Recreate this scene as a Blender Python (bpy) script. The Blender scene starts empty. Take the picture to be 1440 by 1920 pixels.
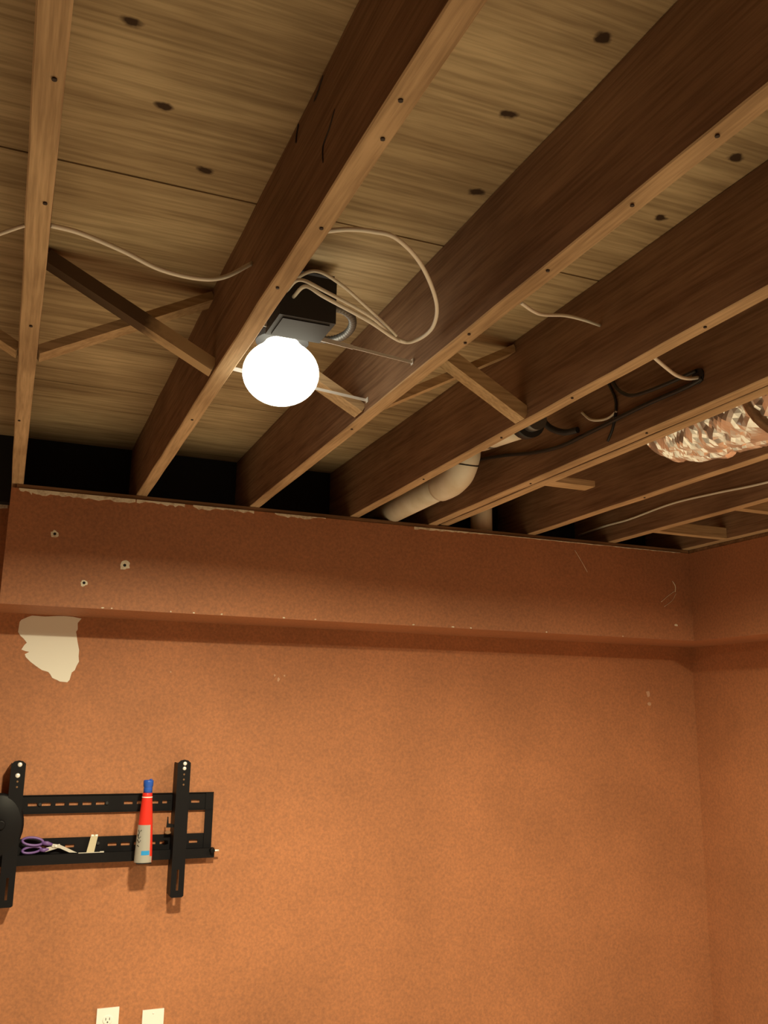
import bpy, bmesh, math, random
from mathutils import Matrix, Vector
random.seed(7)
S = bpy.context.scene
COL = S.collection

# ------------------------------------------------------------------ camera
cam_data = bpy.data.cameras.new('camera')
cam_data.sensor_fit = 'VERTICAL'; cam_data.sensor_height = 36.0
cam_data.lens = 1712.0 / 1920.0 * 36.0
cam_data.clip_start = 0.02
cam = bpy.data.objects.new('camera', cam_data); COL.objects.link(cam)
cam.matrix_world = Matrix(((0.9248, -0.0953, -0.3682, 0.0),
                           (-0.3801, -0.1964, -0.9038, 0.0),
                           (0.0138, 0.9759, -0.2179, 1.45),
                           (0, 0, 0, 1)))
S.camera = cam

# ------------------------------------------------------------------ world, exposure
W = bpy.data.worlds.new('World'); S.world = W; W.use_nodes = True
W.node_tree.nodes['Background'].inputs[0].default_value = (1.0, 0.8, 0.55, 1)
W.node_tree.nodes['Background'].inputs[1].default_value = 0.0
S.view_settings.view_transform = 'Standard'
S.view_settings.look = 'None'
S.view_settings.gamma = 1.0
S.view_settings.use_curve_mapping = False
S.view_settings.exposure = 0.0

LAMP_COL = (1.0, 0.87, 0.57)
LAMP_SPREAD = math.radians(168)
LAMP_POWER = 73.0        # the flood bulb seen in the photo
LAMP_RIGHT = 46.0        # its twin in the same row, just past the right edge
BULB_EMIT = 5.0

# ------------------------------------------------------------------ mesh helpers
def bm_new(): return bmesh.new()

def add_box(bm, x0, x1, y0, y1, z0, z1):
    v = [bm.verts.new(p) for p in ((x0,y0,z0),(x1,y0,z0),(x1,y1,z0),(x0,y1,z0),(x0,y0,z1),(x1,y0,z1),(x1,y1,z1),(x0,y1,z1))]
    for f in ((3,2,1,0),(4,5,6,7),(0,1,5,4),(1,2,6,5),(2,3,7,6),(3,0,4,7)):
        bm.faces.new([v[i] for i in f])
    return v

def add_tube(bm, pts, r, n=10, caps=True, ry=None):
    pts = [Vector(p) for p in pts]
    rings = []; up = Vector((0.13, 0.31, 0.94)).normalized()
    rs = r if isinstance(r, (list, tuple)) else [r] * len(pts)
    prev = None
    for i, p in enumerate(pts):
        t = (pts[min(i+1, len(pts)-1)] - pts[max(i-1, 0)]).normalized()
        if prev is None:
            a = t.cross(up)
            if a.length < 1e-3: a = t.cross(Vector((1,0,0)))
        else:
            a = prev - t * prev.dot(t)
        a.normalize(); prev = a
        b = t.cross(a)
        rr = rs[i]; r2 = rr * (ry if ry else 1.0)
        rings.append([bm.verts.new(p + a * math.cos(2*math.pi*k/n) * rr + b * math.sin(2*math.pi*k/n) * r2) for k in range(n)])
    for i in range(len(rings)-1):
        for k in range(n):
            f = bm.faces.new((rings[i][k], rings[i][(k+1) % n], rings[i+1][(k+1) % n], rings[i+1][k])); f.smooth = True
    if caps:
        bm.faces.new(rings[0][::-1]); bm.faces.new(rings[-1])

def spline(pts, m=8):
    P = [Vector(p) for p in pts]; out = []
    Q = [P[0]*2 - P[1]] + P + [P[-1]*2 - P[-2]]
    for i in range(1, len(Q)-2):
        a, b, c, d = Q[i-1], Q[i], Q[i+1], Q[i+2]
        for k in range(m):
            t = k / m
            out.append(0.5*((2*b) + (c-a)*t + (2*a-5*b+4*c-d)*t*t + (3*b-a-3*c+d)*t**3))
    out.append(P[-1]); return out

def add_lathe(bm, prof, centre, n=24, axis='Z', sx=1.0, sy=1.0, a0=0.0, a1=2*math.pi):
    full = abs(a1 - a0 - 2*math.pi) < 1e-6
    m = n if full else n + 1
    c = Vector(centre); rings = []
    for item in prof:
        if len(item) == 2: rx = ry = item[0]; h = item[1]
        else: rx, ry, h = item
        ring = []
        for k in range(m):
            a = a0 + (a1 - a0) * k / n
            x, y = rx*sx*math.cos(a), ry*sy*math.sin(a)
            p = (x, y, h) if axis == 'Z' else ((x, -h, y) if axis == 'Y' else (h, x, y))
            ring.append(bm.verts.new(c + Vector(p)))
        rings.append(ring)
    for i in range(len(rings)-1):
        for k in range(m if full else m-1):
            f = bm.faces.new((rings[i][k], rings[i][(k+1) % m], rings[i+1][(k+1) % m], rings[i+1][k])); f.smooth = True
    if full:
        bm.faces.new(rings[0][::-1]); bm.faces.new(rings[-1])

def add_prism_xz(bm, poly, y0, y1):
    a = [bm.verts.new((x, y0, z)) for x, z in poly]; b = [bm.verts.new((x, y1, z)) for x, z in poly]
    bm.faces.new(a); bm.faces.new(b[::-1])
    n = len(poly)
    for i in range(n): bm.faces.new((a[i], b[i], b[(i+1) % n], a[(i+1) % n]))

def add_beam(bm, p0, p1, w, d, side):
    """rectangular stick from p0 to p1; w along 'side', d along the third direction"""
    p0, p1 = Vector(p0), Vector(p1); t = (p1-p0).normalized()
    s = Vector(side); s = (s - t*s.dot(t)).normalized(); u = t.cross(s)
    v = []
    for p in (p0, p1):
        for a, b in ((-1,-1),(1,-1),(1,1),(-1,1)):
            v.append(bm.verts.new(p + s*a*w/2 + u*b*d/2))
    for f in ((3,2,1,0),(4,5,6,7),(0,1,5,4),(1,2,6,5),(2,3,7,6),(3,0,4,7)):
        bm.faces.new([v[i] for i in f])

def obj(name, bm, mat, parent=None, bevel=0.0):
    if bevel > 0:
        bmesh.ops.bevel(bm, geom=[e for e in bm.edges if e.calc_face_angle(0) > 0.5], offset=bevel, segments=1, affect='EDGES')
    bmesh.ops.recalc_face_normals(bm, faces=bm.faces)
    me = bpy.data.meshes.new(name); bm.to_mesh(me); bm.free()
    me.materials.append(mat)
    o = bpy.data.objects.new(name, me); COL.objects.link(o)
    if parent:
        o.parent = parent
        o.matrix_parent_inverse = Matrix.Translation(parent.location).inverted() if parent.type == 'EMPTY' else Matrix()
    return o

def tag(o, label=None, cat=None, group=None, kind=None):
    if label: o['label'] = label
    if cat: o['category'] = cat
    if group: o['group'] = group
    if kind: o['kind'] = kind
    return o

def empty(name, loc, label, cat, group=None):
    o = bpy.data.objects.new(name, None); COL.objects.link(o); o.location = loc; o.empty_display_size = 0.05
    return tag(o, label, cat, group)

# ------------------------------------------------------------------ materials
def mat_base(name, col, rough=0.6, metal=0.0, spec=0.5):
    m = bpy.data.materials.new(name); m.use_nodes = True
    b = m.node_tree.nodes['Principled BSDF']
    b.inputs['Base Color'].default_value = (*col, 1); b.inputs['Roughness'].default_value = rough
    b.inputs['Metallic'].default_value = metal; b.inputs['Specular IOR Level'].default_value = spec
    return m, m.node_tree, b

def coords(nt, scale=(1,1,1)):
    tc = nt.nodes.new('ShaderNodeTexCoord'); mp = nt.nodes.new('ShaderNodeMapping')
    mp.inputs['Scale'].default_value = scale
    nt.links.new(tc.outputs['Object'], mp.inputs['Vector']); return mp.outputs['Vector']

def noise(nt, vec, scale, detail=4, rough=0.55):
    n = nt.nodes.new('ShaderNodeTexNoise'); n.inputs['Scale'].default_value = scale
    n.inputs['Detail'].default_value = detail; n.inputs['Roughness'].default_value = rough
    nt.links.new(vec, n.inputs['Vector']); return n.outputs['Fac']

def ramp(nt, fac, stops):
    r = nt.nodes.new('ShaderNodeValToRGB'); e = r.color_ramp.elements
    e[0].position, e[0].color = stops[0][0], (*stops[0][1], 1)
    e[1].position, e[1].color = stops[-1][0], (*stops[-1][1], 1)
    for p, c in stops[1:-1]:
        k = e.new(p); k.color = (*c, 1)
    nt.links.new(fac, r.inputs['Fac']); return r.outputs['Color']

def mix(nt, a, b, fac, mode='MIX'):
    m = nt.nodes.new('ShaderNodeMix'); m.data_type = 'RGBA'; m.blend_type = mode
    def put(sock, v):
        if isinstance(v, bpy.types.NodeSocket): nt.links.new(v, sock)
        elif isinstance(v, (int, float)): sock.default_value = v
        else: sock.default_value = (*v, 1)
    put(m.inputs[0], fac); put(m.inputs[6], a); put(m.inputs[7], b)
    return m.outputs[2]

def bump(nt, b, height, strength=0.2, dist=0.002):
    n = nt.nodes.new('ShaderNodeBump'); n.inputs['Strength'].default_value = strength; n.inputs['Distance'].default_value = dist
    nt.links.new(height, n.inputs['Height']); nt.links.new(n.outputs['Normal'], b.inputs['Normal'])

def paint(name, col, var=0.14):
    m, nt, b = mat_base(name, col, 0.62, 0, 0.3)
    v = coords(nt)
    big = noise(nt, v, 2.3, 3)
    fine = noise(nt, v, 95, 2, 0.7)
    c = ramp(nt, big, [(0.3, tuple(x*(1-var) for x in col)), (0.7, tuple(x*(1+var*0.5) for x in col))])
    c = mix(nt, c, ramp(nt, fine, [(0.3, (0.78, 0.80, 0.86)), (0.7, (1.12, 1.10, 1.06))]), 1.0, 'MULTIPLY')
    nt.links.new(c, b.inputs['Base Color'])
    bump(nt, b, noise(nt, v, 160, 2), 0.25, 0.0015)
    return m

def knot_mask(nt, vec, knots, rx, ry):
    """dark knots of the timber itself at given places of the board"""
    total = None
    for (x, y) in knots:
        s = nt.nodes.new('ShaderNodeVectorMath'); s.operation = 'SUBTRACT'
        nt.links.new(vec, s.inputs[0]); s.inputs[1].default_value = (x, y, 0)
        k = nt.nodes.new('ShaderNodeVectorMath'); k.operation = 'MULTIPLY'
        nt.links.new(s.outputs[0], k.inputs[0]); k.inputs[1].default_value = (1/rx, 1/ry, 0)
        l = nt.nodes.new('ShaderNodeVectorMath'); l.operation = 'LENGTH'; nt.links.new(k.outputs[0], l.inputs[0])
        f = nt.nodes.new('ShaderNodeMapRange'); f.inputs['From Min'].default_value = 0.62; f.inputs['From Max'].default_value = 1.12
        f.inputs['To Min'].default_value = 1.0; f.inputs['To Max'].default_value = 0.0
        nt.links.new(l.outputs['Value'], f.inputs['Value'])
        if total is None: total = f.outputs[0]
        else:
            mx = nt.nodes.new('ShaderNodeMath'); mx.operation = 'MAXIMUM'
            nt.links.new(total, mx.inputs[0]); nt.links.new(f.outputs[0], mx.inputs[1]); total = mx.outputs[0]
    return total

def wood(name, light, dark, along='Y', knots=None, krx=0.016, kry=0.0125, s=1.0, warp=True):
    m, nt, b = mat_base(name, light, 0.75, 0, 0.25)
    sc = {'Y': (38*s, 1.6*s, 38*s), 'X': (1.5*s, 30*s, 30*s), 'Z': (38*s, 38*s, 1.6*s)}[along]
    v = coords(nt, sc)
    g1 = noise(nt, v, 1.0, 5, 0.6)
    v2 = coords(nt, tuple(q*4 for q in sc)); g2 = noise(nt, v2, 1.0, 3, 0.6)
    v3 = coords(nt); big = noise(nt, v3, 2.6, 3)
    mid = tuple((a+c)/2 for a, c in zip(light, dark))
    c = ramp(nt, g1, [(0.32, dark), (0.46, mid), (0.66, light)])
    c = mix(nt, c, ramp(nt, g2, [(0.35, (0.72, 0.70, 0.68)), (0.6, (1.05, 1.05, 1.05))]), 0.7, 'MULTIPLY')
    c = mix(nt, c, ramp(nt, big, [(0.3, (0.72, 0.68, 0.64)), (0.65, (1.08, 1.08, 1.08))]), 1.0, 'MULTIPLY')
    if knots:
        vk = coords(nt)
        nz = nt.nodes.new('ShaderNodeTexNoise'); nz.inputs['Scale'].default_value = 45
        nt.links.new(vk, nz.inputs['Vector'])
        ad = nt.nodes.new('ShaderNodeVectorMath'); ad.operation = 'MULTIPLY_ADD'
        nt.links.new(nz.outputs['Color'], ad.inputs[0]); ad.inputs[1].default_value = (0.020,)*3
        nt.links.new(vk, ad.inputs[2])
        off = nt.nodes.new('ShaderNodeVectorMath'); off.operation = 'ADD'
        nt.links.new(ad.outputs[0], off.inputs[0]); off.inputs[1].default_value = (-0.010,)*3
        km = knot_mask(nt, off.outputs[0], knots, krx, kry)
        c = mix(nt, c, (0.055, 0.03, 0.016), km)
    nt.links.new(c, b.inputs['Base Color'])
    bump(nt, b, g1, 0.3, 0.002)
    return m

M_WALL = paint('terracotta_paint', (0.45, 0.190, 0.088))
M_SOFFIT = paint('terracotta_paint_soffit', (0.42, 0.180, 0.088), 0.10)
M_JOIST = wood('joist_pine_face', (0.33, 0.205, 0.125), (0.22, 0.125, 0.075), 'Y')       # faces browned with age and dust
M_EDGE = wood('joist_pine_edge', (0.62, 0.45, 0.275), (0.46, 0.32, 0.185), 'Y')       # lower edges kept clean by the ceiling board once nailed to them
M_PLY = wood('plywood_subfloor', (0.62, 0.49, 0.30), (0.40, 0.295, 0.17), 'X',
             knots=[(0.082,1.207),(0.156,1.381),(0.258,1.537),(0.732,0.963),(0.691,1.172),(0.752,1.398),(1.125,1.114),(1.135,1.331)], s=0.8)
M_STRUT = wood('strut_pine', (0.64, 0.47, 0.28), (0.48, 0.33, 0.18), 'X')
M_STRUT_DARK = wood('strut_old_pine', (0.26, 0.15, 0.08), (0.15, 0.08, 0.04), 'X')
def shaded():
    m, nt, b = mat_base('strut_painted_shade', (0.5, 0.35, 0.2), 0.8, 0, 0.2)
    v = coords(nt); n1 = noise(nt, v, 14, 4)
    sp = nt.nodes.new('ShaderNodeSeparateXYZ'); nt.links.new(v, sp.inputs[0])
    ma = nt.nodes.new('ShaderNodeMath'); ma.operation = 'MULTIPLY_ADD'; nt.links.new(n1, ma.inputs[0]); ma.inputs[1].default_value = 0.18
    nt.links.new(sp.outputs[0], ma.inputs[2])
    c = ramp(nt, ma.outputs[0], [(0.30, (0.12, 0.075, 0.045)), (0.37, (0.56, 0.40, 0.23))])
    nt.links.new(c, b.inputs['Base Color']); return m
M_STRUT_SHADE = shaded()          # shade painted into the colour darkens the upper part of this stick
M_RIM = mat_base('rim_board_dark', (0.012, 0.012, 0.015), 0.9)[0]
M_GYPSUM = mat_base('bare_gypsum', (0.86, 0.85, 0.78), 0.9, 0, 0.1)[0]
def torn():
    m, nt, b = mat_base('torn_paper', (0.66, 0.60, 0.48), 0.95, 0, 0.1)
    c = ramp(nt, noise(nt, coords(nt), 40, 5, 0.7), [(0.33, (0.52, 0.41, 0.29)), (0.52, (0.82, 0.76, 0.62))])
    nt.links.new(c, b.inputs['Base Color']); return m
M_TORN = torn()
M_WHITECABLE = mat_base('white_cable', (0.84, 0.82, 0.74), 0.5)[0]
M_BLACKCABLE = mat_base('black_cable', (0.018, 0.017, 0.018), 0.5)[0]
def pvc():
    m, nt, b = mat_base('pvc', (0.76, 0.72, 0.60), 0.4)
    c = ramp(nt, noise(nt, coords(nt), 9, 4), [(0.35, (0.74, 0.69, 0.55)), (0.6, (0.88, 0.85, 0.74))])
    nt.links.new(c, b.inputs['Base Color']); return m
M_PVC = pvc()
M_RUBBER = mat_base('black_rubber', (0.02, 0.02, 0.022), 0.6)[0]
M_FOIL = mat_base('foil', (0.97, 0.965, 0.95), 0.30, 0.8)[0]
M_GALV = mat_base('galvanised', (0.86, 0.86, 0.84), 0.45, 0.2)[0]
M_FLEX = mat_base('armour_steel', (0.16, 0.155, 0.15), 0.45, 0.6)[0]
M_CAN = mat_base('dark_can', (0.022, 0.022, 0.024), 0.7, 0.0)[0]
M_BLACK = mat_base('black_powder_coat', (0.004, 0.0035, 0.005), 0.5, 0, 0.22)[0]
M_CHROME = mat_base('zinc_screw', (0.90, 0.90, 0.88), 0.35, 0.3)[0]
M_NAIL = mat_base('nail_head', (0.05, 0.04, 0.035), 0.6, 0.5)[0]
M_RED = mat_base('red_plastic', (0.72, 0.035, 0.022), 0.3)[0]
M_BLUE = mat_base('blue_plastic', (0.02, 0.10, 0.52), 0.35)[0]
M_SKY = mat_base('blue_print', (0.03, 0.30, 0.70), 0.3)[0]
M_SILVER = mat_base('silver_print', (0.50, 0.50, 0.46), 0.3, 0.35)[0]
M_PRINT = mat_base('black_print', (0.03, 0.03, 0.03), 0.5)[0]
M_WHITE = mat_base('white_plastic', (0.92, 0.92, 0.90), 0.35)[0]
M_PURPLE = mat_base('purple_plastic', (0.16, 0.085, 0.30), 0.4)[0]
M_STEEL = mat_base('steel_blade', (0.86, 0.86, 0.82), 0.35, 0.55)[0]
M_BEIGE = mat_base('beige_plastic', (0.56, 0.50, 0.36), 0.5)[0]
def carpet():
    m, nt, b = mat_base('carpet', (0.46, 0.42, 0.36), 0.95, 0, 0.05)
    c = ramp(nt, noise(nt, coords(nt), 220, 3), [(0.3, (0.40, 0.36, 0.31)), (0.7, (0.54, 0.50, 0.44))])
    nt.links.new(c, b.inputs['Base Color']); return m
M_CARPET = carpet()
def emit(name, col, s):
    m, nt, b = mat_base(name, (0.9, 0.9, 0.88), 0.4)
    b.inputs['Emission Color'].default_value = (*col, 1); b.inputs['Emission Strength'].default_value = s
    return m
M_BULB = emit('glowing_bulb', (1.0, 0.93, 0.72), BULB_EMIT)

# ------------------------------------------------------------------ the room
JB = 2.2          # underside of the joists
SUB = 2.435       # underside of the subfloor
YS, YW = 3.24, 3.55
XR, XSR = 3.06, 2.81
XL, YF = -2.3, -2.0
YE = 3.50

def struct(name, bm, mat, label=None, parent=None):
    o = obj(name, bm, mat, parent)
    if parent is None: o['kind'] = 'structure'
    if label: o['label'] = label
    return o

bm = bm_new(); add_box(bm, XL-.1, XR+.1, YF-.1, YE+.1, -0.1, 0); struct('floor', bm, M_CARPET, 'beige carpeted floor below the picture')
bm = bm_new(); add_box(bm, XL-.1, XR+.1, YW, YW+.012, 0, 2.186)
wall_back = struct('wall_back', bm, M_WALL, 'terracotta painted back wall below the soffit, with bare patch at the left')
bm = bm_new(); add_box(bm, XR, XR+.012, YF-.1, YW, 0, 2.186); struct('wall_right', bm, M_WALL, 'terracotta painted right wall under the side soffit')
bm = bm_new(); add_box(bm, XL-.1, XL, YF-.1, YW, 0, SUB); struct('wall_left', bm, M_WALL, 'terracotta painted left wall outside the picture')
bm = bm_new(); add_box(bm, XL-.1, XR+.1, YF-.1, YF, 0, SUB); struct('wall_front', bm, M_WALL, 'terracotta painted wall behind the viewer')
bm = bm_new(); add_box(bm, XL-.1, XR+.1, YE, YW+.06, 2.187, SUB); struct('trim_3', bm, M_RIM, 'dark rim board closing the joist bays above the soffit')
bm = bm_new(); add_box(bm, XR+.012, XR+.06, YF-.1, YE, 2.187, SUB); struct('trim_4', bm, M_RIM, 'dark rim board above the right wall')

# soffit along the back wall: front board, underside, left end; and its turn along the right wall
SB = 1.792; ST = 2.184
bm = bm_new()
add_box(bm, -0.036, XSR, YS, YS+.013, SB, ST)
add_box(bm, -0.036, XR, YS+.013, YW, SB, SB+.013)
add_box(bm, -0.036, -0.023, YS+.013, YW, SB+.013, ST)
soffit = struct('trim_1', bm, M_SOFFIT, 'terracotta boxed soffit running along the back wall under the joists')
bm = bm_new()
add_box(bm, XSR, XSR+.013, YF, YS+.013, SB, ST)
add_box(bm, XSR+.013, XR, YF, YS+.013, SB, SB+.013)
soffit_r = struct('trim_2', bm, M_SOFFIT, 'terracotta boxed soffit returning along the right wall')

# ragged bare edges of the soffit board
def ragged(name, xs0, xs1, ztop, drop, step, parent, mat, y, thick=0.002, jit=0.5):
    b = bm_new(); n = max(2, int((xs1-xs0)/step)); low = []
    for i in range(n+1):
        x = xs0 + (xs1-xs0)*i/n
        d = drop(i/n) * (1 + random.uniform(-jit, jit))
        low.append((x + random.uniform(-step, step)*0.25*(0 < i < n), ztop - d))
    add_prism_xz(b, low + [(xs1, ztop), (xs0, ztop)], y-thick, y)
    return obj(name, b, mat, parent)
ragged('torn_edge', -0.012, 0.03, ST, lambda t: 0.006+0.016*t, 0.006, soffit, M_TORN, YS)
ragged('torn_edge', 0.03, 0.372, ST, lambda t: 0.015-0.002*t, 0.012, soffit, M_TORN, YS, jit=0.3)
ragged('torn_edge', 0.376, 0.545, ST, lambda t: 0.010, 0.010, soffit, M_TORN, YS)
ragged('torn_edge', 0.575, 0.80, ST, lambda t: 0.011-0.003*t, 0.010, soffit, M_TORN, YS)
ragged('torn_edge', 0.88, 1.08, ST, lambda t: 0.009*math.sin(math.pi*min(1, t+0.1))+0.002, 0.012, soffit, M_TORN, YS)
ragged('torn_edge', 1.45, 1.80, ST, lambda t: 0.009-0.006*t, 0.014, soffit, M_TORN, YS, jit=0.3)
ragged('torn_edge', 1.80, 2.76, ST, lambda t: 0.0025, 0.02, soffit, M_TORN, YS, jit=0.6)
ragged('torn_edge', -0.3, -0.045, 2.186, lambda t: 0.016, 0.012, wall_back, M_TORN, YW)
bm = bm_new(); add_box(bm, -0.02, XSR, YS+.002, YS+.04, ST, JB-.001); obj('nailer', bm, M_STRUT_DARK, soffit)['label'] = 'thin dark wooden nailer under the joists'
bm = bm_new(); add_box(bm, XSR+.002, XSR+.04, YF, YS+.002, ST, JB-.001); obj('nailer', bm, M_STRUT_DARK, soffit_r)

# the peeled patch of bare drywall on the wall
poly = [(0.035,1.762),(0.040,1.770),(0.062,1.782),(0.075,1.787),(0.12,1.786),(0.160,1.790),(0.184,1.791),(0.215,1.790),(0.246,1.785),(0.234,1.768),(0.236,1.745),(0.231,1.736),(0.239,1.70),(0.247,1.67),(0.247,1.648),(0.250,1.628),(0.243,1.613),(0.238,1.597),(0.228,1.588),(0.223,1.562),(0.216,1.553),(0.19,1.555),(0.180,1.560),(0.163,1.567),(0.155,1.580),(0.147,1.588),(0.125,1.594),(0.105,1.607),(0.084,1.622),(0.067,1.638),(0.063,1.648),(0.077,1.657),(0.064,1.659),(0.050,1.664),(0.058,1.680),(0.066,1.689),(0.054,1.703),(0.042,1.713),(0.033,1.726)]
bm = bm_new(); add_prism_xz(bm, poly, YW-.0015, YW); obj('bare_patch', bm, M_GYPSUM, wall_back)['label'] = 'ragged cream patch of bare drywall where the paint peeled off'

# anchor holes in the soffit face, with a crumbled pale rim
def hole(x, z, r, y, parent, rim=1.0):
    b = bm_new(); n = 14; ring = []
    for k in range(n):
        a = 2*math.pi*k/n; q = r*(1.45 + random.uniform(-.3, .45))*rim; ring.append((x+q*math.cos(a), z+q*math.sin(a)))
    add_prism_xz(b, ring, y-.0012, y); h = obj('crumbled_rim', b, M_TORN, parent)
    b = bm_new(); add_lathe(b, [(r*.62, .0), (r*.62, .0016), (r*.3, .0017)], (x+r*.1, y, z), 12, 'Y'); obj('anchor_hole', b, M_RIM, h)
hole(0.114, 2.037, 0.008, YS, soffit); hole(0.351, 1.947, 0.0085, YS, soffit, 1.35); hole(0.222, 1.877, 0.008, YS, soffit, 0.9)
# chips along the soffit's lower corner and scuffs on the paint
M_SCUFF = mat_base('scuffed_paint', (0.56, 0.34, 0.22), 0.8)[0]
def chip(x, y, z, w, h, parent):
    b = bm_new(); n = 7; ring = []
    for k in range(n):
        a = 2*math.pi*k/n; q = random.uniform(.6, 1.1); ring.append((x+q*w*math.cos(a), z+q*h*math.sin(a)))
    add_prism_xz(b, ring, y-.0008, y); obj('paint_chip', b, M_SCUFF if parent is wall_back else M_TORN, parent)
for x, w in ((0.29, .007), (0.32, .004), (0.52, .003), (0.60, .004), (0.70, .005), (0.93, .005), (1.05, .005), (1.45, .006), (1.62, .007), (1.70, .005), (2.05, .004), (2.43, .004)):
    chip(x, YS, SB+.004, w, .0028, soffit)
chip(2.716, YS, 1.857, .012, .006, soffit)
for x, z, w, h in ((2.79,1.569,.012,.016),(2.796,1.520,.014,.010),(1.006,1.585,.006,.010),(0.99,1.60,.004,.005),(0.584,1.601,.004,.004),(1.03,1.60,.004,.005)):
    chip(x, YW, z, w, h, wall_back)
bm = bm_new()
add_tube(bm, spline([(2.708,YS-.0008,2.052),(2.722,YS-.0008,2.03),(2.72,YS-.0008,2.005)], 5), .0018, 5)
add_tube(bm, spline([(2.72,YS-.0008,2.01),(2.68,YS-.0008,1.985),(2.64,YS-.0008,1.955)], 5), .0012, 5)
add_tube(bm, spline([(2.725,YS-.0008,2.0),(2.70,YS-.0008,1.965),(2.655,YS-.0008,1.935)], 5), .0010, 5)
add_tube(bm, spline([(2.20,YS-.0008,2.15),(2.235,YS-.0008,2.10),(2.26,YS-.0008,2.06)], 5), .0009, 5)
obj('scratch', bm, M_TORN, soffit)

# the subfloor above the joists, in plywood sheets
bm = bm_new(); add_box(bm, XL-.1, XR+.1, YF-.1, YW+.06, SUB+.018, SUB+.05)
ceiling = struct('ceiling', bm, M_PLY, 'plywood subfloor seen from below between open joists')
rows = [(-2.1,-.83),(-.83,.39),(.39,1.61),(1.61,2.83),(2.83,YW+.06)]
for i, (y0, y1) in enumerate(rows):
    x = XL - .1 - (1.22 if i % 2 else 0.55)
    while x < XR+.1:
        a, c = max(x, XL-.1), min(x+2.44, XR+.1)
        if c - a > .05:
            b = bm_new(); add_box(b, a+.0015, c-.0015, y0+.0025, y1-.0025, SUB+random.uniform(0, .0015), SUB+.018)
            obj('plywood_panel', b, M_PLY, ceiling)
        x += 2.44

# ------------------------------------------------------------------ joists
def joist(x0, label, w=0.038, bottom=JB, y1=YE-.002, nails=()):
    b = bm_new(); N = 34; y0 = YF+.005; c = .0022; sec = []
    for i in range(N+1):
        y = y0 + (y1-y0)*i/N; jx = random.uniform(-.0011, .0011); jz = random.uniform(-.001, .0006)
        a, d = x0+jx, x0+w+jx*.6; z = bottom+jz
        sec.append([b.verts.new(p) for p in ((a+c,y,z),(d-c,y,z),(d,y,z+c),(d,y,SUB-.0015),(a,y,SUB-.0015),(a,y,z+c))])
    for i in range(N):
        for k in range(6):
            b.faces.new((sec[i][k], sec[i][(k+1) % 6], sec[i+1][(k+1) % 6], sec[i+1][k]))
    b.faces.new(sec[0]); b.faces.new(sec[-1][::-1])
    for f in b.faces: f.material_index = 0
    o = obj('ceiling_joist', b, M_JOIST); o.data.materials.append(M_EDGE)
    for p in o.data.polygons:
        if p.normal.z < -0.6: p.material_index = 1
    tag(o, label, 'joist', 'open ceiling joists')
    for nx, ny in nails:
        n = bm_new(); add_lathe(n, [(.0034, -.001), (.0034, .0008), (.002, .0016)], (nx, ny, bottom-.0022), 8); obj('nail', n, M_NAIL, o)
    return o
joist(-0.444, 'pine ceiling joist just left of the picture, carrying the left end of the white cable')
J1 = joist(-0.0375, 'pine ceiling joist nearest the left edge, ending at the left end of the soffit', nails=[(-.010,1.349),(-.016,1.839),(-.012,1.05),(-.026,2.5)])
J2 = joist(0.3735, 'pine ceiling joist directly left of the glowing bulb', nails=[(.389,.919),(.389,1.477),(.396,1.25),(.392,2.3),(.398,1.0)])
for pts in ([(.3732,1.325,2.428),(.3732,1.335,2.412),(.3732,1.337,2.398)], [(.3732,1.195,2.428),(.3732,1.218,2.417),(.3732,1.240,2.412)], [(.3732,1.131,2.325),(.3732,1.154,2.308),(.3732,1.183,2.295),(.3732,1.181,2.266)]):
    bm = bm_new(); add_tube(bm, spline(pts, 5), [.0006] + [.0013]*(5*(len(pts)-1)-1) + [.0005], 6); obj('drying_crack', bm, M_NAIL, J2)
J3 = joist(0.784, 'pine ceiling joist directly right of the bulb, holding its hanger bars', nails=[(.798,.819),(.796,1.226),(.797,1.518),(.81,1.56),(.80,1.0),(.80,2.2)])
J4 = joist(1.181, 'pine ceiling joist whose far end passes in front of the white drain pipe', nails=[(1.20,1.3),(1.195,1.75),(1.20,2.1),(1.196,2.6)])
J5 = joist(1.515, 'pine ceiling joist left half of the doubled pair behind the drain pipe elbow', nails=[(1.53,1.9),(1.535,2.5)])
J5b = joist(1.568, 'pine ceiling joist right half of the doubled pair, beside the foil duct', bottom=2.203)
J6 = joist(1.972, 'pine ceiling joist just right of the crumpled foil duct', nails=[(1.99,2.5)])
J7 = joist(2.378, 'pine ceiling joist second from the right soffit, with a cable along its face')

# ------------------------------------------------------------------ bridging and blocking
def strut(p0, p1, label, w=.020, d=.058, mat=None, name='bridging_strut', cat='strut', side=(0,1,0), group='wooden cross bridging'):
    b = bm_new(); add_beam(b, p0, p1, d, w, side)
    return tag(obj(name, b, mat or M_STRUT, None, .0012), label, cat, group)
ZB, ZT = 2.214, 2.415
strut((0.001,1.975,ZT), (0.3735,1.955,ZB), 'dark bridging strut with painted-in shade, rising left from the joist beside the bulb', .030, .040, mat=M_STRUT_SHADE)
strut((0.001,2.030,ZB), (0.3735,2.030,ZT), 'bridging strut rising right from the leftmost joist, behind the dark strut', .020, .055)
strut((-.405,2.025,ZT), (-.0375,2.03,ZB), 'bridging strut at the left picture edge meeting the leftmost joist', .020, .05)
strut((0.4115,2.095,ZT), (0.784,2.095,ZB), 'bridging strut coming down to the right behind the glowing bulb', .022, .055)
strut((0.822,1.955,ZT), (1.181,1.955,ZB), 'pale bridging strut sloping down right, in the bay left of the drain pipe', .036, .046)
strut((0.822,2.01,ZB), (1.181,2.01,ZT), 'bridging strut rising right behind the pale one, in the bay left of the drain pipe', .020, .05)
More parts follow.
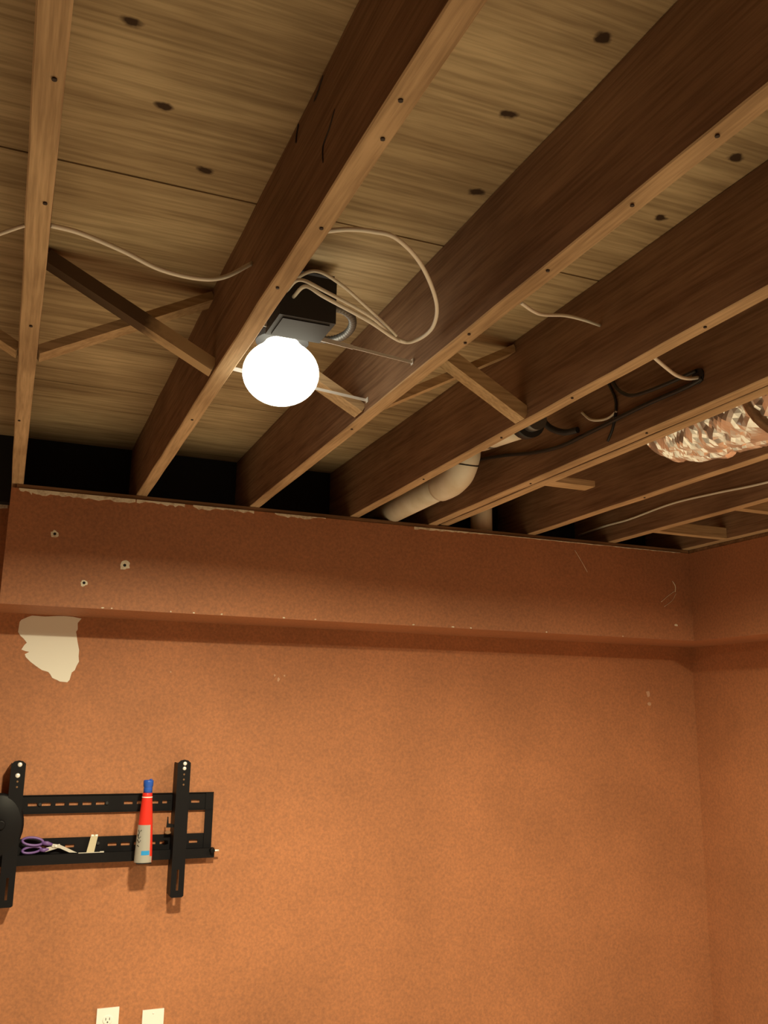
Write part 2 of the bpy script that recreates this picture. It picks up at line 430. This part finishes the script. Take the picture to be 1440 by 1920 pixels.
strut((1.606,2.52,2.222), (1.78,2.52,2.222), 'short wooden cleat sticking out of the doubled joists below the duct end', .020, .06, name='wooden_cleat', cat='cleat', group='scrap wood between the joists')
strut((2.416,2.98,2.225), (2.775,2.98,2.225), 'wooden block across the bay in front of the right soffit corner', .045, .038, name='wooden_block', cat='block', group='scrap wood between the joists')
strut((2.416,2.56,2.245), (2.775,2.56,2.245), 'wooden block at the right picture edge, above the right soffit', .060, .038, name='wooden_block', cat='block', group='scrap wood between the joists')
J8 = joist(2.775, 'pine ceiling joist resting over the right soffit edge')

# ------------------------------------------------------------------ cables
def cable(name, pts, r, mat, label, m=8, flat=None, group=None):
    b = bm_new(); add_tube(b, spline(pts, m), r, 8, True, flat)
    return tag(obj(name, b, mat), label, 'cable', group)
cable('white_cable', [(-.406,1.44,2.225),(-.30,1.44,2.185),(-.20,1.44,2.16),(-.113,1.44,2.160),(-.0375,1.44,2.203)], .0032, M_WHITECABLE, 'white cable entering the left picture edge toward the leftmost joist')
cable('white_cable', [(0.0,1.445,2.215),(.048,1.478,2.229),(.12,1.507,2.227),(.188,1.535,2.220),(.26,1.563,2.230),(.314,1.592,2.257),(.3735,1.62,2.312)], .0042, M_WHITECABLE, 'white cable sagging between the two joists left of the bulb')
loop = empty('white_cable', (.41,1.31,2.235), 'white cable looping in a wide arc above the bulb to its junction box', 'cable')
b = bm_new(); add_tube(b, spline([(.411,1.30,2.222),(.449,1.275,2.222),(.488,1.265,2.222),(.535,1.275,2.225),(.615,1.35,2.23),(.704,1.475,2.23),(.746,1.58,2.23),(.744,1.652,2.23),(.712,1.673,2.23),(.617,1.616,2.235),(.515,1.59,2.255),(.478,1.60,2.275),(.472,1.664,2.28)], 8), .0040, 8); obj('sheath', b, M_WHITECABLE, loop)
b = bm_new(); add_tube(b, spline([(.725,1.67,2.228),(.69,1.665,2.236),(.617,1.605,2.24),(.51,1.575,2.26),(.462,1.588,2.28),(.457,1.664,2.29)], 8), .0036, 8); obj('second_strand', b, M_WHITECABLE, loop)
b = bm_new(); add_tube(b, spline([(.70,1.662,2.235),(.66,1.635,2.245),(.60,1.585,2.25),(.53,1.55,2.27),(.482,1.56,2.29),(.463,1.664,2.31)], 8), .0034, 8); obj('third_strand', b, M_WHITECABLE, loop)
cable('white_cable', [(.822,1.36,2.203),(.88,1.41,2.218),(.936,1.46,2.242),(1.021,1.51,2.277),(1.103,1.56,2.303),(1.181,1.61,2.325)], .0036, M_WHITECABLE, 'white cable crossing the bay right of the long loop')
cable('white_cable', [(1.2195,1.48,2.207),(1.295,1.529,2.211),(1.365,1.578,2.222),(1.439,1.626,2.243),(1.515,1.675,2.275)], .0042, M_WHITECABLE, 'short white cable ending at a dark hole in the doubled joist')
cable('white_cable', [(1.511,2.165,2.335),(1.507,2.12,2.300),(1.505,2.07,2.282),(1.507,2.03,2.278),(1.511,2.00,2.288)], .0036, M_WHITECABLE, 'small curl of pale cable on the doubled joist face')
cable('white_cable', [(2.374,3.46,2.268),(2.374,3.26,2.275),(2.374,3.09,2.272),(2.374,2.82,2.283),(2.374,2.58,2.272),(2.374,2.32,2.255),(2.374,1.9,2.25),(2.374,1.3,2.25)], .0042, M_WHITECABLE, 'long white cable stapled along a joist face at the right', 6)
cable('black_cable', [(1.511,2.95,2.37),(1.508,2.789,2.352),(1.508,2.60,2.318),(1.508,2.431,2.282),(1.508,2.28,2.262),(1.508,2.137,2.262),(1.508,1.89,2.266),(1.508,1.72,2.262),(1.514,1.66,2.268)], .006, M_BLACKCABLE, 'black cable running along the doubled joist face')
cable('black_cable', [(1.511,2.02,2.395),(1.503,1.98,2.345),(1.496,1.92,2.306),(1.493,1.85,2.292),(1.497,1.76,2.288),(1.509,1.675,2.292)], .005, M_BLACKCABLE, 'black cable hanging in a loop near the dark hole')
cable('black_cable', [(1.514,2.06,2.42),(1.511,2.02,2.36),(1.510,2.00,2.31),(1.512,2.02,2.25),(1.514,2.05,2.215)], .004, M_BLACKCABLE, 'thin black cable dropping down the doubled joist face')
bm = bm_new(); add_lathe(bm, [(.020, -.001), (.020, .0035), (.016, .0035)], (1.515, 1.675, 2.278), 16, 'X'); 
o = obj('cable_grommet', bm, M_BLACKCABLE); o.location.x = -.003; tag(o, 'black grommet in the doubled joist where cables enter', 'grommet')

# ------------------------------------------------------------------ drain pipes
pipe = empty('drain_pipe', (1.365,3.2,2.24), 'white plastic drain pipe with elbow rising behind a joist', 'pipe')
bm = bm_new(); add_tube(bm, [(1.365,3.498,2.240),(1.365,2.76,2.240)], .043, 24); obj('pipe_run', bm, M_PVC, pipe)
bm = bm_new(); add_tube(bm, spline([(1.365,2.82,2.240),(1.365,2.74,2.240),(1.365,2.672,2.258),(1.365,2.632,2.305),(1.365,2.628,2.345)], 6), .050, 24); obj('elbow', bm, M_PVC, pipe)
bm = bm_new(); add_tube(bm, [(1.365,2.646,2.280),(1.365,2.6445,2.284)], .0518, 24); obj('joint_ring', bm, M_RUBBER, pipe)['label'] = 'dark glue line around the elbow mouth'
bm = bm_new(); add_tube(bm, [(1.365,2.628,2.335),(1.365,2.628,2.43)], .043, 24); obj('riser', bm, M_PVC, pipe)
branch = empty('drain_branch', (1.36,2.3,2.33), 'white plastic pipe stub with a black rubber coupling, right of the elbow', 'pipe')
bm = bm_new(); add_tube(bm, [(1.355,2.50,2.330),(1.355,2.22,2.301)], .043, 24); obj('pipe_stub', bm, M_PVC, branch)
bm = bm_new(); add_tube(bm, [(1.355,2.445,2.3245),(1.355,2.425,2.322)], .0445, 20); add_box(bm, 1.335, 1.375, 2.432, 2.438, 2.36, 2.4348); obj('hanger_strap', bm, M_FLEX, branch)
bm = bm_new(); add_tube(bm, [(1.355,2.235,2.3025),(1.355,2.200,2.299)], .050, 24); obj('rubber_coupling', bm, M_RUBBER, branch)
bm = bm_new(); add_tube(bm, [(1.355,2.205,2.2995),(1.355,2.165,2.296)], .034, 20); obj('pipe_end', bm, M_FLEX, branch)
cable('black_hose', [(1.43,2.27,2.37),(1.448,2.285,2.345),(1.470,2.275,2.315),(1.490,2.23,2.29),(1.504,2.18,2.285)], .010, M_RUBBER, 'short thick black hose beside the rubber coupling')
bm = bm_new(); add_tube(bm, [(1.80,3.33,1.815),(1.80,3.33,2.10)], .040, 24)
vp = obj('drain_stack', bm, M_PVC); tag(vp, 'white vertical drain pipe rising behind the soffit top', 'pipe')
bm = bm_new(); add_tube(bm, [(1.80,3.33,2.10),(1.80,3.33,2.432)], .046, 24); obj('collar', bm, M_PVC, vp)

# ------------------------------------------------------------------ foil duct
def foil_duct():
    b = bm_new(); path = spline([(1.79,0.75,2.305),(1.79,1.3,2.300),(1.79,1.72,2.295),(1.79,1.92,2.296),(1.788,2.03,2.315),(1.785,2.08,2.355),(1.783,2.09,2.415)], 26)
    from mathutils import noise as mn
    n = 44; base = .121; rings = []
    for i, p in enumerate(path):
        t = (path[min(i+1, len(path)-1)] - path[max(i-1, 0)]).normalized()
        a = Vector((1,0,0)); a = (a - t*a.dot(t)).normalized(); c = t.cross(a)
        ring = []
        for k in range(n):
            ang = 2*math.pi*k/n + (i % 2)*math.pi/n
            d = p + a*math.cos(ang)*base + c*math.sin(ang)*base
            crease = abs(mn.noise(Vector((d.x*15, d.y*24, d.z*15)))) + .5*abs(mn.noise(Vector((d.x*30+9, d.y*36, d.z*30))))
            q = base + .006 - .055*(.35-crease if crease < .35 else 0) + .010*mn.noise(d*16)
            ring.append(b.verts.new(p + a*math.cos(ang)*q + c*math.sin(ang)*q))
        rings.append(ring)
    for i in range(len(rings)-1):
        for k in range(n):
            q = (rings[i][k], rings[i][(k+1) % n], rings[i+1][(k+1) % n], rings[i+1][k])
            if i % 2: b.faces.new((q[0],q[1],q[2])); b.faces.new((q[0],q[2],q[3]))
            else: b.faces.new((q[0],q[1],q[3])); b.faces.new((q[1],q[2],q[3]))
    b.faces.new(rings[0][::-1]); b.faces.new(rings[-1])
    o = obj('foil_duct', b, M_FOIL)
    tag(o, 'crumpled silver foil flexible duct hanging between joists at the right edge', 'duct')
    b = bm_new(); add_tube(b, [(1.79,1.70,2.295),(1.79,1.675,2.295)], .131, 32); obj('strap', b, M_STRUT_DARK, o)['label'] = 'dark band around the duct'
    return o
foil_duct()

# ------------------------------------------------------------------ recessed lamp in its hanger bars
def recessed_light(label, power, x=0.0, y=0.0):
    r = empty('recessed_light', (.513,1.887,2.2), label, 'light')
    b = bm_new(); add_lathe(b, [*[(.086*math.sin(math.radians(q)), .0*q-.073*math.cos(math.radians(q))) for q in range(8, 146, 8)],(.040,.070),(.030,.09)], (.513,1.887,2.2), 48); obj('bulb', b, M_BULB, r)['label'] = 'overexposed glowing white flood bulb'
    b = bm_new(); add_lathe(b, [(.060,.074),(.062,.20),(.055,.205)], (.513,1.887,2.2), 28); obj('can', b, M_CAN, r)
    jb = bm_new(); add_box(jb, .445, .565, 1.665, 1.775, 2.238, 2.335); bx = obj('junction_box', jb, M_CAN, r, .003)
    b = bm_new(); add_box(b, .455, .555, 1.675, 1.765, 2.235, 2.238); obj('box_cover', b, M_CAN, bx)
    for yy in (1.765, 2.045):
        b = bm_new(); add_beam(b, (.4135, yy, 2.258), (.64, yy, 2.238), .0015, .010, (0,1,0)); add_beam(b, (.60, yy+.0016, 2.242), (.782, yy+.0016, 2.2275), .0015, .007, (0,1,0))
        add_box(b, .412, .4135, yy-.006, yy+.006, 2.250, 2.266); add_box(b, .7815, .7832, yy-.006, yy+.006, 2.221, 2.234)
        obj('hanger_bar', b, M_GALV, r)
    b = bm_new(); add_box(b, .43, .60, 1.785, 2.03, 2.405, 2.408); obj('mounting_plate', b, M_CAN, r)
    pts = spline([(.565,1.72,2.30),(.60,1.725,2.302),(.632,1.755,2.302),(.648,1.80,2.30),(.647,1.85,2.30),(.625,1.885,2.30),(.574,1.89,2.30)], 14)
    b = bm_new(); add_tube(b, pts, [.0095 if i % 3 else .0078 for i in range(len(pts))], 10); obj('armoured_conduit', b, M_FLEX, r)
    L = bpy.data.lights.new('bulb_light', 'AREA'); L.shape = 'DISK'; L.size = .13; L.energy = power; L.color = LAMP_COL; L.spread = LAMP_SPREAD
    lo = bpy.data.objects.new('bulb_light', L); COL.objects.link(lo); lo.parent = r; lo.location = (0, 0, -.0755)
    r.location.x += x; r.location.y += y
    return r
recessed_light('glowing recessed flood lamp hanging by bars between two joists', LAMP_POWER)
recessed_light('recessed flood lamp outside the right picture edge, beyond the foil duct', LAMP_RIGHT, 1.597, -.25)

# ------------------------------------------------------------------ television wall mount
mount = empty('tv_mount', (.35,3.54,.94), 'black steel slotted television wall mount with two upright arms', 'wall mount')
def slotted(bm, x0, x1, z0, z1, y0, y1, slots, zc, sl=.031, sh=.0105):
    add_box(bm, x0, x1, y0, y1, zc+sh/2, z1); add_box(bm, x0, x1, y0, y1, z0, zc-sh/2)
    x = x0
    for s in sorted(slots):
        add_box(bm, x, s, y0, y1, zc-sh/2, zc+sh/2); x = s+sl
    add_box(bm, x, x1, y0, y1, zc-sh/2, zc+sh/2)
up = [.121+.0455*k for k in range(6)] + [.446+.0455*k for k in range(5)] + [.688] + [-.30, -.25, -.2]
lo_ = [.165+.0455*k for k in range(3)] + [.400+.0455*k for k in range(6)] + [.688] + [-.30, -.25, -.2]
P0, P1 = 3.5425, 3.545
bm = bm_new(); slotted(bm, -.36, .770, 1.100, 1.163, P0, P1, up, 1.131)
add_box(bm, -.36, .770, P0-.006, P0, 1.1605, 1.163); add_box(bm, -.36, .770, P0-.006, P0, 1.100, 1.1025)
add_box(bm, .22, .245, P1, YW-.0005, 1.11, 1.122); add_box(bm, .60, .66, P1, YW-.0005, 1.11, 1.15)
obj('upper_rail', bm, M_BLACK, mount)
bm = bm_new(); slotted(bm, -.36, .770, .966, 1.018, P0, P1, lo_, .990)
add_box(bm, -.36, .778, 3.518, P1, .964, .967); add_box(bm, -.36, .778, 3.516, 3.519, .934, .967)
add_box(bm, .22, .245, P1, YW-.0005, .970, .983); add_box(bm, .60, .66, P1, YW-.0005, .975, 1.01)
obj('lower_rail', bm, M_BLACK, mount)
bm = bm_new(); add_box(bm, .486, .536, 3.408, 3.519, .9385, .9405); obj('shelf_tab', bm, M_BLACK, mount)
bm = bm_new(); add_box(bm, .741, .770, P0-.004, P0, .967, 1.163); add_box(bm, .767, .770, P0, YW-.002, .967, 1.163); obj('end_plate', bm, M_BLACK, mount)
bm = bm_new(); add_lathe(bm, [(.009,0),(.009,.016),(.006,.018)], (.768,3.516,.960), 14, 'Y'); kb = obj('end_bolt', bm, M_BLACK, mount)
bm = bm_new(); add_tube(bm, [(.772,3.504,.960),(.792,3.504,.960)], .0035, 8); obj('bolt_tip', bm, M_CHROME, kb)

def arm(cx, z0, z1, screws, slot):
    w = .0235; y0, y1 = 3.468, 3.471
    b = bm_new()
    prof = [(cx-w, z0+.004), (cx-w+.006, z0), (cx+w-.006, z0), (cx+w, z0+.004), (cx+w, z1-.012), (cx+w-.010, z1-.003), (cx, z1), (cx-w+.010, z1-.003), (cx-w, z1-.012)]
    # front web, with an open slot low down: built as left and right strips above and below it
    s0, s1, sw = slot; 
    add_prism_xz(b, [(cx-w, s1), (cx+w, s1)] + prof[4:], y0, y1)
    add_prism_xz(b, [prof[0], prof[1], prof[2], prof[3], (cx+w, s0), (cx-w, s0)], y0, y1)
    add_box(b, cx-w, cx-sw, y0, y1, s0, s1); add_box(b, cx+sw, cx+w, y0, y1, s0, s1)
    add_box(b, cx-w, cx-w+.003, y1, 3.5405, z0+.004, z1-.012); add_box(b, cx+w-.003, cx+w, y1, 3.5405, z0+.004, z1-.012)
    a = obj('arm', b, M_BLACK, mount)
    for sx, sz, r in screws:
        b = bm_new(); add_lathe(b, [(r,0),(r,.002),(r*.7,.004),(r*.2,.0045)], (sx, y0, sz), 14, 'Y'); obj('screw', b, M_CHROME, a)
    for k in range(3):
        b = bm_new(); add_lathe(b, [(.0035,0),(.0035,.0004),(.002,.0005)], (cx+.001, y0, z1-.052-.018*k), 10, 'Y'); obj('hole', b, M_STRUT_DARK, a)
    return a
A2 = arm(.641, .812, 1.284, [(.643,1.270,.0072),(.642,1.253,.0068)], (.835,.905,.004))
A1 = arm(.077, .812, 1.284, [(.081,1.270,.0078),(.077,1.234,.0080)], (.835,.905,.004))
for ax in (.077, .641):
    for hz0, hz1 in ((1.15, 1.172), (.985, 1.02)):
        b = bm_new(); add_box(b, ax-.018, ax+.018, 3.5355, 3.5425, hz0, hz1); obj('hook', b, M_BLACK, mount)
# the rounded tilt plate beside the left arm
bm = bm_new(); add_lathe(bm, [(.082,.105,0),(.082,.105,.012),(.072,.095,.018),(.02,.025,.020)], (.030,3.486,1.072), 30, 'Y')
tp = obj('tilt_plate', bm, M_BLACK, mount); tp['label'] = 'rounded black tilt plate at the left picture edge'
bm = bm_new(); add_lathe(bm, [(.016,0),(.016,.008),(.012,.010)], (.038,3.467,1.075), 16, 'Y'); obj('pivot_knob', bm, M_BLACK, tp)
# release latch on the right arm
bm = bm_new(); add_prism_xz(bm, [(.594,1.085),(.597,1.085),(.599,1.062),(.619,1.058),(.619,1.048),(.592,1.048)], 3.48, 3.484); lt = obj('latch', bm, M_BLACK, mount)
bm = bm_new(); add_lathe(bm, [(.011,.006,0),(.011,.006,.005),(.008,.004,.006)], (.598,3.484,1.031), 16, 'Y'); obj('latch_pad', bm, M_STRUT_DARK, lt)
for x, z in ((.386,1.131),(.366,.995),(.16,1.131)):
    bm = bm_new(); add_lathe(bm, [(.007,0),(.007,.003),(.004,.006)], (x,3.5425,z), 6, 'Y'); obj('lag_bolt', bm, M_CAN, mount)

# ------------------------------------------------------------------ things on the mount
tx, ty = .511, 3.436
tube = empty('squeeze_tube', (tx,ty,.941), 'red and silver squeeze tube with blue cap standing on the lower mount rail', 'tube')
sil = [(.0306,.0255,.941),(.0301,.025,.960),(.0282,.024,1.004),(.0256,.022,1.054),(.0222,.0205,1.104),(.0188,.018,1.143),(.0170,.0165,1.169),(.0163,.0155,1.173)]
lean = lambda z: 0.0
bm = bm_new(); add_lathe(bm, sil, (tx,ty,0), 32); obj('tube_body', bm, M_RED, tube)
pf = lambda z0, z1, e: [(a+e, b_+e, z) for (a, b_, z) in
      [(z_interp[0], z_interp[1], zz) for zz in [z0+(z1-z0)*i/6 for i in range(7)]
       for z_interp in [next(((s0[0]+(s1[0]-s0[0])*(zz-s0[2])/(s1[2]-s0[2]), s0[1]+(s1[1]-s0[1])*(zz-s0[2])/(s1[2]-s0[2])) for s0, s1 in zip(sil, sil[1:]) if s0[2]-1e-6 <= zz <= s1[2]+1e-6))]]]
bm = bm_new(); add_lathe(bm, pf(.962,1.066,.0006), (tx,ty,0), 18, 'Z', a0=math.radians(165), a1=math.radians(307)); lab = obj('label', bm, M_SILVER, tube)
bm = bm_new(); add_lathe(bm, pf(.9415,.962,.0006), (tx,ty,0), 18, 'Z', a0=math.radians(165), a1=math.radians(330)); obj('label', bm, M_SILVER, tube)
bm = bm_new(); add_lathe(bm, pf(.967,.981,.0012), (tx,ty,0), 14, 'Z', a0=math.radians(248), a1=math.radians(303)); obj('blue_band', bm, M_SKY, lab)
bm = bm_new(); add_lathe(bm, pf(1.157,1.160,.0006), (tx,ty,0), 32); obj('white_ring', bm, M_WHITE, tube)
bm = bm_new()
def on_tube(deg, z):
    q = pf(z, z+.001, .0016)[0]; a = math.radians(deg); return (tx+q[0]*math.cos(a), ty+q[1]*math.sin(a), z)
for s_ in ([(212,1.050),(222,1.040),(214,1.030)], [(205,1.035),(222,1.022),(236,1.028)], [(208,1.018),(226,1.008),(238,1.016)], [(214,1.000),(228,.995)], [(230,1.045),(238,1.050)]):
    add_tube(bm, [on_tube(d, z) for d, z in s_], .0011, 5)
obj('print_marks', bm, M_PRINT, lab)
bm = bm_new(); pr = []
add_lathe(bm, [(.0155,1.172),(.0155,1.189),(.0148,1.192),(.0172,1.195),(.0178,1.212),(.0165,1.216),(.006,1.217)], (tx+.001,ty,0), 12); cp = obj('cap', bm, M_BLUE, tube)
bm = bm_new(); add_lathe(bm, [(.005,1.2165),(.0045,1.2195),(.002,1.220)], (tx+.009,ty,0), 10); obj('cap_tip', bm, M_BLUE, cp)

sc = empty('scissors', (.18,3.5285,.967), 'open scissors with purple handles lying on the lower mount rail', 'scissors')
def ring(cx, cz, rx, rz, tilt, y, r):
    P = []
    for k in range(25):
        a = 2*math.pi*k/24; u, w_ = rx*math.cos(a), rz*math.sin(a)
        P.append((cx+u*math.cos(tilt)-w_*math.sin(tilt), y, cz+u*math.sin(tilt)+w_*math.cos(tilt)))
    return P
bm = bm_new(); add_tube(bm, ring(.147,1.012,.034,.0125,-.12,3.5195,0), .0042, 8, False); add_tube(bm, [(.178,3.5195,1.006),(.195,3.5195,1.004),(.212,3.5195,.999)], [.006,.0075,.004], 8); obj('handle', bm, M_PURPLE, sc)
bm = bm_new(); add_tube(bm, ring(.146,.9835,.030,.0100,.10,3.5265,0), .0042, 8, False); add_tube(bm, [(.172,3.5265,.983),(.186,3.5265,.981),(.202,3.5265,.984)], [.006,.0075,.004], 8); obj('handle', bm, M_PURPLE, sc)
bm = bm_new(); add_prism_xz(bm, [(.190,.975),(.193,.989),(.212,.994),(.236,1.000),(.240,.993),(.228,.985)], 3.5245, 3.5275); obj('blade', bm, M_STEEL, sc)
bm = bm_new(); add_prism_xz(bm, [(.206,1.003),(.236,.998),(.262,.986),(.290,.972),(.296,.9695),(.270,.971),(.238,.986),(.212,.991)], 3.5205, 3.5235); bl = obj('blade', bm, M_STEEL, sc)
bm = bm_new(); add_lathe(bm, [(.004,0),(.004,.0015),(.002,.002)], (.224,3.5205,.993), 10, 'Y'); obj('pivot_screw', bm, M_CHROME, bl)

bm = bm_new(); add_prism_xz(bm, [(.327,.9675),(.353,.9675),(.362,1.020),(.362,1.026),(.340,1.026),(.338,1.020)], 3.5235, 3.5295)
clip = obj('plastic_clip', bm, M_BEIGE); tag(clip, 'beige plastic clip standing on the lower mount rail beside the scissors', 'clip')
for x in (.3435, .3575):
    bm = bm_new(); add_box(bm, x-.0042, x+.0042, 3.5220, 3.5240, 1.0215, 1.0275); obj('white_tab', bm, M_WHITE, clip)
bm = bm_new(); add_box(bm, .300, .385, 3.5160, 3.5215, .9672, .9692)
add_box(bm, .372, .386, 3.5155, 3.5221, .9672, .9712); rod = obj('metal_strip', bm, M_STEEL); tag(rod, 'thin steel strip lying on the lower mount rail below the beige clip', 'strip')

# ------------------------------------------------------------------ outlet plates
def plate(cx, zt, label, duplex):
    w, h = .037, .117
    b = bm_new(); add_box(b, cx-w, cx+w, YW-.006, YW-.0002, zt-h, zt)
    o = tag(obj('cover_plate', b, M_WHITE, None, .0025), label, 'outlet', 'white wall plates below the mount')
    if duplex:
        for dz in (-.037, -.080):
            b = bm_new(); add_lathe(b, [(.0165,.0145,0),(.0165,.0145,.0015),(.0155,.0135,.002)], (cx, YW-.006, zt+dz), 20, 'Y'); r = obj('receptacle', b, M_WHITE, o)
            for sx in (-.0062, .0062):
                b = bm_new(); add_box(b, cx+sx-.001, cx+sx+.001, YW-.0086, YW-.0079, zt+dz-.001, zt+dz+.007); obj('slot', b, M_CAN, r)
            b = bm_new(); add_lathe(b, [(.0024,0),(.0024,.0006),(.001,.0007)], (cx, YW-.008, zt+dz-.007), 10, 'Y'); obj('ground_hole', b, M_CAN, r)
    else:
        b = bm_new(); add_lathe(b, [(.006,0),(.006,.004),(.0035,.008)], (cx, YW-.006, zt-.058), 12, 'Y'); obj('jack', b, M_CHROME, o)
    for dz in ((-.0585,) if duplex else (-.012, -.105)):
        b = bm_new(); add_lathe(b, [(.003,0),(.003,.0008),(.001,.0012)], (cx, YW-.006, zt+dz), 10, 'Y'); obj('screw', b, M_WHITE, o)
    return o
plate(.4435, .4535, 'white duplex power outlet plate, left of the two plates', True)
plate(.598, .434, 'plain white jack plate, right of the two plates', False)
